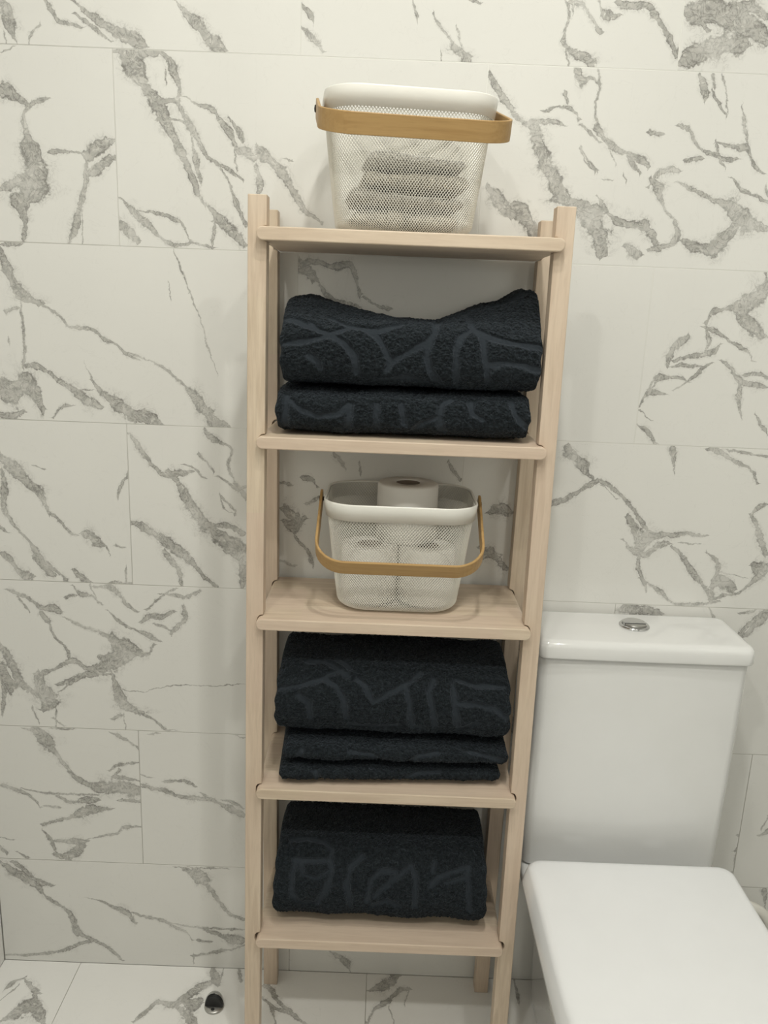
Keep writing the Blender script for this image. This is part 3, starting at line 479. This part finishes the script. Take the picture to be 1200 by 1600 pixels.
# ------------------------------------------------------------------ towels
def fnoise(x, y, z, s): return noise.noise(Vector((x * s, y * s, z * s)))
def seg_dist(P, lines):
    D = np.full(len(P), 1e9)
    for L in lines:
        for a, b in zip(L[:-1], L[1:]):
            a = np.array(a) / 1000.0; b = np.array(b) / 1000.0
            ab = b - a; l2 = max((ab ** 2).sum(), 1e-9)
            tt = np.clip(((P - a) @ ab) / l2, 0, 1)
            d = np.linalg.norm(P - (a + tt[:, None] * ab), axis=1)
            D = np.minimum(D, d)
    return D
def fold(name, label, cat, mat, x0, x1, yf, yb, z0, z1, group=None, yaw=0.0, rise=None, lines=None, layers=3, seed=0,
         step=0.0023, pile=0.0030, lump=0.004, ny=5.0, nz=2.6, wave=0.0, taper=0.0, band_w=0.0050):
    """a folded towel: rounded fold to the front, layered ends, its pile and flat woven bands as relief"""
    ox, oy, oz = (x0 + x1) / 2, (yf + yb) / 2, z0
    A, B = (yb - yf) / 2, (z1 - z0) / 2; L = (x1 - x0) / 2
    th = np.linspace(0, 2 * PI, 4000)
    cy = np.sign(np.cos(th)) * np.abs(np.cos(th)) ** (2 / ny) * A; cz = np.sign(np.sin(th)) * np.abs(np.sin(th)) ** (2 / nz) * B
    s = np.concatenate([[0], np.cumsum(np.hypot(np.diff(cy), np.diff(cz)))])
    m_ = int(s[-1] / step); u = np.linspace(0, s[-1], m_, endpoint=False)
    cy = np.interp(u, s, cy); cz = np.interp(u, s, cz)
    r = min(0.012, B * 0.9)
    nx = int(2 * L / step)
    cols = []                                   # (x, scale offset)
    cap = [(-L + 0.000, k) for k in (0.06, 0.25, 0.45, 0.65, 0.82, 0.93)]
    for x, k in cap: cols.append((x, k, True))
    for k in range(nx + 1):
        x = -L + 2 * L * k / nx
        cols.append((x, 1.0, False))
    for x, k in cap[::-1]: cols.append((-x, k, True))
    n = len(cols); X = np.array([c[0] for c in cols]); K = np.array([c[1] for c in cols]); C = np.array([c[2] for c in cols])
    e = np.clip((np.abs(X) - (L - r)) / r, 0, 1); ins = r * (1 - np.sqrt(np.clip(1 - e * e, 0, 1))) * 0.8
    Y = cy[None, :] * ((A - ins) / A * K)[:, None]; Z = cz[None, :] * ((B - ins) / B * K)[:, None]
    XX = np.repeat(X[:, None], m_, 1)
    # layered ends: grooves between the folds
    lay = np.cos((Z + B) / (2 * B) * 2 * PI * layers) * 0.0013
    endm = np.clip((np.abs(X) - (L - 0.010)) / 0.010, 0, 1)[:, None]
    XX = XX + np.sign(XX) * lay * endm
    # normals of the cross section
    ty = np.roll(cy, -1) - np.roll(cy, 1); tz = np.roll(cz, -1) - np.roll(cz, 1); ln = np.hypot(ty, tz) + 1e-9
    Ny, Nz = tz / ln, -ty / ln
    if (Ny * cy + Nz * cz).mean() < 0: Ny, Nz = -Ny, -Nz
    pts = np.stack([XX, Y, Z + B], -1).reshape(-1, 3)
    NN = np.stack([np.zeros_like(XX), np.repeat(Ny[None], n, 0), np.repeat(Nz[None], n, 0)], -1).reshape(-1, 3)
    NN[np.repeat(C, m_)] *= 0.2
    wx = pts[:, 0] + ox; wy = pts[:, 1] + oy; wz = pts[:, 2] + oz
    band = np.zeros(len(pts))
    if lines:
        D = seg_dist(np.stack([wx, np.tile(u, n)], 1), lines)
        bw = band_w + np.array([fnoise(a, b + seed, c, 45.0) for a, b, c in pts]) * 0.0030
        band = np.clip((bw - D) / 0.0030 + 0.5, 0, 1) * (wy < oy + 0.6 * A)
    big = np.array([fnoise(a + seed, b * 1.5, c, 16.0) for a, b, c in pts])
    med = np.array([fnoise(a, b + seed, c, 60.0) for a, b, c in pts])
    fin = np.array([fnoise(a, b, c + seed, 230.0) + 0.6 * fnoise(a, b, c - seed, 460.0) for a, b, c in pts])
    disp = big * lump + med * lump * 0.25 + fin * pile * (1 - 0.85 * band) - band * pile * 1.0
    pts = pts + NN * disp[:, None]
    pts[:, 2] -= pts[:, 2].min(); pts[:, 2] *= (z1 - z0 - 0.0008) / pts[:, 2].max()
    pts[:, 0] *= 1 - taper * np.clip(pts[:, 2] / (2 * B), 0, 1) ** 1.5
    if rise is not None:
        xs = [q[0] for q in rise]; hs = [q[1] for q in rise]
        up = np.interp(wx, xs, hs); bk = np.clip((wy - yf - 0.01) / 0.085, 0, 1); bk = bk * bk * (3 - 2 * bk)
        pts[:, 2] += up * bk * np.clip((pts[:, 2] - B * 0.6) / (B * 1.2), 0, 1)
    if wave:
        w = np.array([fnoise(a * 1.0 + seed * 2, 0.3, 0.1, 14.0) for a in wx]) * wave
        pts[:, 2] += w * np.clip(pts[:, 2] / (2 * B), 0, 1)
        pts[:, 1] += np.array([fnoise(a + seed, 0.9, 0.4, 11.0) for a in wx]) * wave * 0.6
    F = []
    for i in range(n - 1):
        for j in range(m_):
            k = (j + 1) % m_
            F.append((i * m_ + j, (i + 1) * m_ + j, (i + 1) * m_ + k, i * m_ + k))
    F.append(tuple(range(m_))); F.append(tuple(range((n - 1) * m_, n * m_))[::-1])
    me = mesh_data(name, pts.tolist(), F)
    flip_out(me)
    at = me.attributes.new('band', 'FLOAT', 'POINT'); at.data.foreach_set('value', band.astype(np.float32))
    o = put(name, me, mat); o.location = (ox, oy, oz + 0.0006); o.rotation_euler = (0, 0, yaw)
    return tag(o, label, cat, group)
zt = [z + BT / 2 for z in ZB]
G = 'dark blue towels folded on the shelves'
fold('folded_towel', 'dark blue carved terry towel at the bottom of the two on the second shelf', 'towel', navy_terry, 0.2915, 0.6775, -0.206, -0.022, zt[1], 1.2440, G, lines=BANDS['shelf2_low'], layers=2, seed=1.3, ny=6, nz=2.5)
fold('folded_towel', 'thick dark blue carved terry towel with a sagging top, upper one on the second shelf', 'towel', navy_terry, 0.2985, 0.6865, -0.213, -0.022, 1.2425, 1.3480, G, lines=BANDS['shelf2_top'], layers=3, seed=4.1, ny=5, nz=2.8,
     rise=[(0.30, 0.028), (0.335, 0.034), (0.37, 0.024), (0.42, 0.012), (0.47, 0.004), (0.53, 0.002), (0.57, 0.016), (0.60, 0.030), (0.63, 0.038), (0.66, 0.056), (0.69, 0.050)])
fold('folded_towel', 'thin dark blue towel at the bottom of the three on the fourth shelf', 'towel', navy_terry, 0.2985, 0.6740, -0.2020, -0.022, zt[3], 0.6130, G, yaw=0.05, lines=BANDS['shelf4_low'], layers=2, seed=7.7, ny=6, nz=2.2)
fold('folded_towel', 'thin dark blue towel in the middle of the three on the fourth shelf', 'towel', navy_terry, 0.3055, 0.6860, -0.2030, -0.022, 0.6110, 0.6540, G, yaw=0.02, lines=BANDS['shelf4_mid'], layers=2, seed=9.2, ny=6, nz=2.2)
fold('folded_towel', 'thick dark blue carved terry towel on top of the three on the fourth shelf', 'towel', navy_terry, 0.2905, 0.6880, -0.2070, -0.022, 0.6520, 0.7990, G, lines=BANDS['shelf4_top'], layers=4, taper=0.05, seed=12.6, ny=3.4, nz=2.2)
fold('folded_towel', 'thick dark blue carved terry towel lying alone on the lowest shelf', 'towel', navy_terry, 0.2890, 0.6740, -0.2030, -0.022, zt[4], 0.4540, G, lines=BANDS['shelf5'], layers=4, taper=0.055, seed=15.9, ny=3.2, nz=2.1)

# ------------------------------------------------------------------ wire baskets
BW, BD, BH = 0.246, 0.196, 0.1865            # rim width, rim depth, height
def b_profile(v):
    """v 0..1 from the bottom rounding to the rim: inset from the rim outline, height"""
    if v < 0.16:
        a = v / 0.16 * PI / 2
        return 0.019 + 0.020 * (1 - math.sin(a)), 0.020 * (1 - math.cos(a))
    k = (v - 0.16) / 0.84
    return 0.019 * (1 - k) ** 1.15, 0.020 + k * (BH - 0.020)
def b_outline(inset, u, rc=0.052):
    hx, hy = BW / 2 - inset, BD / 2 - inset; r = rc - inset * 0.35
    per = 4 * (hx - r) + 4 * (hy - r) + 2 * PI * r
    d = (u % 1.0) * per
    segs = [(2 * (hy - r), 'l', hx, -hy + r, 0, 1), (PI * r / 2, 'a', hx - r, hy - r, 0), (2 * (hx - r), 'l', hx - r, hy, -1, 0), (PI * r / 2, 'a', -hx + r, hy - r, 90),
            (2 * (hy - r), 'l', -hx, hy - r, 0, -1), (PI * r / 2, 'a', -hx + r, -hy + r, 180), (2 * (hx - r), 'l', -hx + r, -hy, 1, 0), (PI * r / 2, 'a', hx - r, -hy + r, 270)]
    for sg in segs:
        if d <= sg[0]:
            if sg[1] == 'l': return sg[2] + sg[4] * d, sg[3] + sg[5] * d
            a = math.radians(sg[4]) + d / r
            return sg[2] + r * math.cos(a), sg[3] + r * math.sin(a)
        d -= sg[0]
    return hx, -hy + r
def wire_mesh():
    NU, NV = 156, 66
    V = []; F = []
    def strand(a, b, nrm, w=0.00054):
        t_ = (b - a)
        if t_.length < 1e-6: return
        t_.normalize(); s1 = t_.cross(nrm).normalized() * w; s2 = nrm * w
        k = len(V)
        for p in (a, b):
            V.extend([p - s1 - s2 * 0.6, p + s1 - s2 * 0.6, p + s2 * 0.9])
        F.extend([(k, k + 1, k + 4, k + 3), (k + 1, k + 2, k + 5, k + 4), (k + 2, k, k + 3, k + 5)])
    P = []
    VT = 0.975
    for j in range(NV + 1):
        ins, z = b_profile(j / NV * VT)
        row = []
        for i in range(NU):
            x, y = b_outline(ins + 0.0034, (i + 0.5 * (j % 2)) / NU)
            row.append(Vector((x, y, z + 0.0012)))
        P.append(row)
    ctr = Vector((0, 0, 0.06))
    for j in range(NV):
        for i in range(NU):
            a = P[j][i]
            i2 = (i + 1) % NU if j % 2 else (i - 1) % NU
            nrm = Vector((a.x, a.y * 1.2, (a.z - 0.06) if a.z < 0.03 else 0)).normalized()
            strand(a, P[j + 1][i], nrm); strand(a, P[j + 1][i2], nrm)
    # bottom sheet
    ins, z = b_profile(0); cx, cyy = 0.0052, 0.0066
    hx, hy = BW / 2 - ins, BD / 2 - ins; r = 0.045
    def inside(p):
        dx, dy = max(abs(p.x) - (hx - r), 0), max(abs(p.y) - (hy - r), 0)
        return math.hypot(dx, dy) < r and abs(p.x) < hx and abs(p.y) < hy
    nx, ny = int(hx / cx) + 1, int(hy / (cyy / 2)) + 1
    up = Vector((0, 0, -1))
    for j in range(-ny, ny):
        for i in range(-nx, nx + 1):
            a = Vector(((i + 0.5 * (j % 2)) * cx, j * cyy / 2, 0.0012))
            for sx in (-0.5, 0.5):
                b = a + Vector((sx * cx, cyy / 2, 0))
                if inside(a) and inside(b): strand(a, b, up)
    return mesh_data('wire_mesh', V, F, False)
WIRE = wire_mesh()
def rim_mesh():
    n = 96; rings = []
    z1, z0 = BH, BH - 0.027
    for off, z in ((0.0012, z0), (0.0012, z1 - 0.002), (0.0004, z1 - 0.0004), (-0.0008, z1), (-0.0022, z1 - 0.0008), (-0.0026, z1 - 0.003), (-0.0012, z1 - 0.004), (-0.0012, z0)):
        rings.append([(*b_outline(-off + (0.0036 * (z1 - z) / 0.027), i / n), z) for i in range(n)])
    rings.append(rings[0])
    V = [p for r in rings[:-1] for p in r]; F = []; m_ = len(rings) - 1
    for k in range(m_):
        l = (k + 1) % m_
        for i in range(n):
            j = (i + 1) % n
            F.append((k * n + i, k * n + j, l * n + j, l * n + i))
    me = mesh_data('rim', V, F); flip_out(me); return me
RIM = rim_mesh()
def handle_mesh(wx, length, rad=0.047, width=0.0275, thick=0.0042, tail=0.012):
    """bent bamboo strip in its own plane: x across, r outwards from the pivots; width along local z"""
    path = [(-wx, -tail)]; n = 10
    path += [(-wx, -tail * 0.3), (-wx, length * 0.35), (-wx, length - rad)]
    for k in range(1, n + 1):
        a = PI - PI / 2 * k / n
        path.append((-wx + rad + rad * math.cos(a), length - rad + rad * math.sin(a)))
    for k in range(1, 8): path.append((-wx + rad + (2 * wx - 2 * rad) * k / 8, length))
    for k in range(0, n + 1):
        a = PI / 2 - PI / 2 * k / n
        path.append((wx - rad + rad * math.cos(a), length - rad + rad * math.sin(a)))
    path += [(wx, length * 0.35), (wx, -tail * 0.3), (wx, -tail)]
    P = [Vector((a, b, 0)) for a, b in path]; rings = []
    for i, p in enumerate(P):
        t_ = (P[min(i + 1, len(P) - 1)] - P[max(i - 1, 0)]).normalized()
        nrm = Vector((t_.y, -t_.x, 0))
        h, w = thick / 2, width / 2; c = 0.0008
        if i in (0, len(P) - 1): w *= 0.72
        ring = []
        for dn, dz in ((h, w - c), (h - c, w), (-h + c, w), (-h, w - c), (-h, -w + c), (-h + c, -w), (h - c, -w), (h, -w + c)):
            q = p + nrm * dn; ring.append((q.x, q.y, dz))
        rings.append(ring)
    V = [p for r in rings for p in r]; F = []; m_ = 8
    for k in range(len(rings) - 1):
        for i in range(m_):
            j = (i + 1) % m_
            F.append((k * m_ + i, k * m_ + j, (k + 1) * m_ + j, (k + 1) * m_ + i))
    F.append(tuple(range(m_))); F.append(tuple(range((len(rings) - 1) * m_, len(rings) * m_)))
    me = mesh_data('handle', V, F, False); flip_out(me); return me
HANDLE = handle_mesh(BW / 2 + 0.0085, 0.146)
def basket(label, loc, rz, drop):
    t_ = thing('wire_basket', label, 'basket', loc, rz, 'white wire baskets with bamboo handles')
    w = put('wire_mesh', WIRE, wire_paint, t_); w['kind'] = 'stuff'
    put('rim', RIM, rim_paint, t_)
    zp = BH - 0.014
    h = put('handle', HANDLE, bamboo, t_); h['label'] = 'bent bamboo carrying handle'
    h.location = (0, 0, zp)
    # local y of the strip points forward and down by the drop angle
    h.rotation_euler = (PI + drop, 0, 0)
    for s in (-1, 1):
        rv = lathe('rivet', [(0, -0.012), (0.0035, -0.012), (0.0035, 0.0), (0.0055, 0.0), (0.0048, 0.0018), (0, 0.0026)], dark_gap, t_, 14)
        rv.location = (s * (BW / 2 + 0.0106), 0, zp); rv.rotation_euler = (0, s * PI / 2, 0)
    return t_
LB = (0.4885, -0.1085, zt[2]); UB = (0.4720, -0.1240, zt[0])
basket('white wire basket of toilet rolls on the middle shelf', LB, 0.0, math.radians(33))
basket('white wire basket of folded cloths standing on the top shelf', UB, 0.12, math.radians(18))

# ------------------------------------------------------------------ toilet rolls in the lower basket
def roll(label, loc, rx=0.0, rz=0.0, r=0.053, h=0.098):
    t_ = thing('toilet_roll', label, 'toilet roll', loc, rz, 'toilet rolls in the lower basket')
    t_.rotation_euler = (rx, 0, rz)
    prof = [(0.0205, 0.0), (r - 0.003, 0.0), (r, 0.003), (r + 0.0004, h * 0.5), (r, h - 0.003), (r - 0.003, h), (0.036, h - 0.0006), (0.0205, h)]
    lathe('paper', prof, paper, t_, 56, True)
    lathe('cardboard_core', [(0.0204, 0.0006), (0.0204, h - 0.0006), (0.0192, h - 0.0006), (0.0192, 0.0006)], card, t_, 32, True)
    return t_
bz = LB[2] + 0.0075
roll('white toilet roll standing at the front of the lower basket on its left side', (0.4405, -0.1180, bz), r=0.0472, h=0.0945)
roll('white toilet roll standing at the front of the lower basket on its right side', (0.5365, -0.1180, bz), r=0.0472, h=0.0945)
roll('white toilet roll on top of the others, sticking up above the basket rim', (0.5010, -0.0800, bz + 0.0947), r=0.0515)

# ------------------------------------------------------------------ cloths in the upper basket
GC = 'small cloths folded in the top basket'
cz = UB[2] + 0.006
fold('folded_cloth', 'cream folded cloth at the bottom left inside the top basket', 'cloth', cream_terry, 0.3930, 0.4690, -0.176, -0.072, cz, cz + 0.030, GC, yaw=0.12, layers=2, seed=21, step=0.004, lump=0.005, nz=2.2, ny=3.5, wave=0.006)
fold('folded_cloth', 'cream folded cloth at the bottom right inside the top basket', 'cloth', cream_terry, 0.4730, 0.5490, -0.172, -0.068, cz, cz + 0.030, GC, yaw=0.12, layers=2, seed=24, step=0.004, lump=0.005, nz=2.2, ny=3.5, wave=0.006)
fold('folded_cloth', 'grey beige folded cloth above the two cream ones in the top basket', 'cloth', beige_terry, 0.3880, 0.5560, -0.180, -0.068, cz + 0.031, cz + 0.053, GC, yaw=0.12, layers=2, seed=27, step=0.004, lump=0.004, nz=2.2, ny=3.5, wave=0.010)
fold('folded_cloth', 'cream wavy-edged folded cloth in the middle of the pile in the top basket', 'cloth', cream_terry, 0.4080, 0.5620, -0.182, -0.066, cz + 0.054, cz + 0.080, GC, yaw=0.12, layers=2, seed=31, step=0.004, lump=0.005, nz=2.2, ny=3.5, wave=0.012)
fold('folded_cloth', 'white folded cloth on top of the pile in the top basket', 'cloth', white_terry, 0.4120, 0.5560, -0.180, -0.062, cz + 0.081, cz + 0.108, GC, yaw=0.12, layers=2, seed=34, step=0.004, lump=0.006, nz=2.2, ny=3.5, wave=0.014)

# ------------------------------------------------------------------ toilet
TX = 0.9160
toilet = thing('toilet', 'white close-coupled toilet with closed square seat lid beside the shelf unit', 'toilet', (TX, 0, 0))
def bulged(hx, y0, y1, r, bulge, z, n=8):
    """rounded rectangle between y0 (front) and y1 (wall) with a slightly bowed front"""
    hy = (y1 - y0) / 2; pts = []
    for x, y in rr(hx, hy, r, n):
        pts.append((x, y))
    out = []
    # refine the straight front edge so that it can bow
    k = len(pts)
    for i in range(k):
        a = pts[i]; b = pts[(i + 1) % k]; out.append(a)
        if abs(a[1] + hy) < 1e-6 and abs(b[1] + hy) < 1e-6 and abs(a[0] - b[0]) > hx * 0.5:
            for q in range(1, 10): out.append((a[0] + (b[0] - a[0]) * q / 10, a[1]))
    return [(x, (y0 + y1) / 2 + y - (bulge * (1 - (x / hx) ** 2) if y < 0 else 0), z) for x, y in out]
def bulge_loft(name, secs, mat, parent):
    return loft(name, [bulged(*s) for s in secs], mat, parent)
# cistern
cz0, cz1 = 0.384, 0.800
S_ = []
for z, i in ((cz0, 0.006), (cz0 + 0.002, 0.002), (cz0 + 0.006, 0.0)):
    S_.append((0.1785 - i, -0.138 + i, -0.014, 0.018, 0.005, z))
for z, g in ((0.55, 0.0045), (0.68, 0.0075), (0.78, 0.0095), (cz1, 0.0098)):
    S_.append((0.1785 + g * 0.35, -0.138 - g * 0.6, -0.014, 0.018, 0.0055, z))
bulge_loft('cistern', S_, ceramic, toilet)
LZ = 0.8315; S_ = []
for z, i in ((0.799, 0.004), (0.8005, 0.001), (0.803, 0.0), (LZ - 0.012, 0.0), (LZ - 0.006, 0.0016), (LZ - 0.0025, 0.0045), (LZ - 0.0006, 0.0085), (LZ, 0.014)):
    S_.append((0.1840 - i, -0.157 + i, -0.006 - i * 0.6, max(0.016 - i * 0.3, 0.006), 0.002, z))
bulge_loft('cistern_lid', S_, ceramic, toilet)
bx, by = -0.0010, -0.071
lathe('flush_button', [(0.0, 0.0), (0.0265, 0.0), (0.0265, 0.0025), (0.0245, 0.0046), (0.0215, 0.0046), (0.0210, 0.0030), (0.0, 0.0030)], chrome, toilet, 48, loc=(bx, by, LZ - 0.0002))
btn = toilet.children[-1]
def half_disc(name, r, a0, a1, z0, z1, mat, parent, inset=0.0006):
    P = []
    n = 24
    for k in range(n + 1):
        a = math.radians(a0 + (a1 - a0) * k / n); P.append((r * math.cos(a), r * math.sin(a)))
    c = (math.cos(math.radians((a0 + a1) / 2)) * 0.001, math.sin(math.radians((a0 + a1) / 2)) * 0.001)
    rings = []
    for z, s in ((z0, 1.0), (z1 - 0.0012, 1.0), (z1, 0.93)):
        rings.append([(bx + c[0] + x * s, by + c[1] + y * s, LZ + z) for x, y in P])
    return loft(name, rings, mat, parent, smooth=False)
half_disc('small_flush_key', 0.0200, 200, 340, 0.0028, 0.0070, steel, btn)
half_disc('large_flush_key', 0.0200, -20, 200, 0.0028, 0.0085, chrome, btn)
# bowl: deck under the cistern, rim and skirt
def d_outline(hx, yr, yf, r, front_r, n=10):
    """seat plan: square back with rounded corners, gently rounded front; returned counter-clockwise"""
    P = []
    for k in range(n + 1):
        a = math.radians(90 * k / n); P.append((hx - r + r * math.cos(a), yr - r + r * math.sin(a)))
    for k in range(n + 1):
        a = math.radians(90 + 90 * k / n); P.append((-hx + r + r * math.cos(a), yr - r + r * math.sin(a)))
    for k in range(2 * n + 1):
        a = math.radians(180 + 180 * k / (2 * n))
        ca, sa = math.cos(a), math.sin(a); e = 2 / 3.2
        P.append((hx * (abs(ca) ** e) * (1 if ca > 0 else -1), yf + front_r - front_r * abs(sa) ** e))
    return P
def d_loft(name, secs, mat, parent):
    return loft(name, [[(x, y, z) for x, y in d_outline(*s)] for *s, z in secs], mat, parent)
d_loft('bowl', [(0.112, -0.030, -0.500, 0.03, 0.16, 0.0), (0.113, -0.022, -0.505, 0.03, 0.16, 0.012), (0.118, -0.020, -0.530, 0.03, 0.17, 0.14), (0.142, -0.018, -0.580, 0.03, 0.19, 0.25),
                 (0.168, -0.016, -0.630, 0.03, 0.21, 0.330), (0.178, -0.014, -0.646, 0.03, 0.22, 0.362), (0.1795, -0.014, -0.648, 0.03, 0.22, 0.376), (0.177, -0.016, -0.645, 0.03, 0.22, 0.3815), (0.170, -0.020, -0.636, 0.03, 0.22, 0.383)], ceramic, toilet)
SR = -0.186
d_loft('seat_ring', [(0.170, SR - 0.004, -0.642, 0.022, 0.22, 0.3840), (0.1755, SR - 0.002, -0.648, 0.022, 0.22, 0.3860), (0.1765, SR - 0.002, -0.649, 0.022, 0.22, 0.3920), (0.1755, SR - 0.003, -0.648, 0.022, 0.22, 0.3950)], seat_plastic, toilet)
d_loft('seat_lid', [(0.1820, SR - 0.004, -0.650, 0.020, 0.22, 0.3965), (0.1875, SR - 0.0005, -0.657, 0.022, 0.22, 0.3980), (0.1880, SR, -0.658, 0.022, 0.22, 0.4040), (0.1840, SR, -0.655, 0.022, 0.22, 0.4180), (0.1800, SR, -0.652, 0.022, 0.22, 0.4285),
                    (0.1775, SR - 0.002, -0.649, 0.022, 0.22, 0.4325), (0.1730, SR - 0.006, -0.644, 0.020, 0.22, 0.4347), (0.1660, SR - 0.012, -0.637, 0.020, 0.22, 0.4355)], seat_plastic, toilet)
for s in (-1, 1):
    h = lathe('seat_hinge', [(0, -0.022), (0.009, -0.022), (0.010, -0.020), (0.010, 0.020), (0.009, 0.022), (0, 0.022)], seat_plastic, toilet, 20)
    h.location = (s * 0.075, SR + 0.012, 0.3960); h.rotation_euler = (0, PI / 2, 0)

# curved white pipe behind the toilet, and its wall collar
pp = thing('curved_pipe', 'white curved plastic pipe low on the wall behind the toilet', 'pipe', (1.195, -0.0, 0.0))
pts = [(0.0, -0.030, 0.205)]
pts = []
for k in range(15):
    a = math.radians(150 - 165 * k / 14)
    pts.append((0.020 + 0.052 * math.cos(a), -0.036 - 0.0005 * k, 0.182 + 0.052 * math.sin(a)))
pts += [(0.0715, -0.044, 0.14), (0.070, -0.045, 0.07), (0.070, -0.045, 0.0)]
tube('pipe', pts, 0.0105, pipe_white, pp)
tube('wall_stub', [(-0.025, 0.0, 0.200), (-0.025, -0.036, 0.205)], 0.013, pipe_white, pp)

# ------------------------------------------------------------------ door stop on the floor
ds = thing('door_stop', 'small steel half-dome door stop with black rubber face screwed to the floor', 'door stop', (0.1630, -0.0975, 0.0), math.radians(-4))
R_ = 0.0195; HZ = 0.031
lathe('base_plate', [(0, 0.0), (R_, 0.0), (R_, 0.003), (R_ - 0.0015, 0.0045), (0, 0.0045)], steel, ds, 40)
rings = []
for k in range(9):                                                      # rear half shell, arched
    a = PI / 2 * k / 8
    rr_ = R_ * math.cos(a) ** 0.8 if k < 8 else 0.002
    rings.append([(rr_ * math.cos(b), max(0.0, math.sin(b)) * rr_, 0.004 + (HZ - 0.004) * math.sin(a)) for b in [PI * q / 20 for q in range(21)]])
V = [p for r in rings for p in r]; n = 21; F = []
for k in range(8):
    for i in range(20): F.append((k * n + i, k * n + i + 1, (k + 1) * n + i + 1, (k + 1) * n + i))
    F.append((k * n, (k + 1) * n, (k + 1) * n + 20, k * n + 20))
me = mesh_data('shell', V, F, True); flip_out(me)
for p in me.polygons:
    if abs(p.normal.y) > 0.99: p.use_smooth = False
put('shell', me, chrome, ds)
rp = []
for y, s in ((0.0, 0.93), (-0.004, 0.93), (-0.0055, 0.86)):
    ring = [(R_ * s * (math.cos(b) if True else 0), y, 0.0046 + (HZ - 0.006) * s * math.sin(b) ** 0.9) for b in [PI * q / 24 for q in range(25)]]
    rp.append(ring)
loft('rubber_buffer', rp, rubber, ds, smooth=False)
sc = lathe('screw', [(0, 0.0), (0.0036, 0.0), (0.0034, 0.0012), (0.0012, 0.0016), (0, 0.0004)], dark_gap, ds, 18, loc=(0.0, -0.0115, 0.0044))
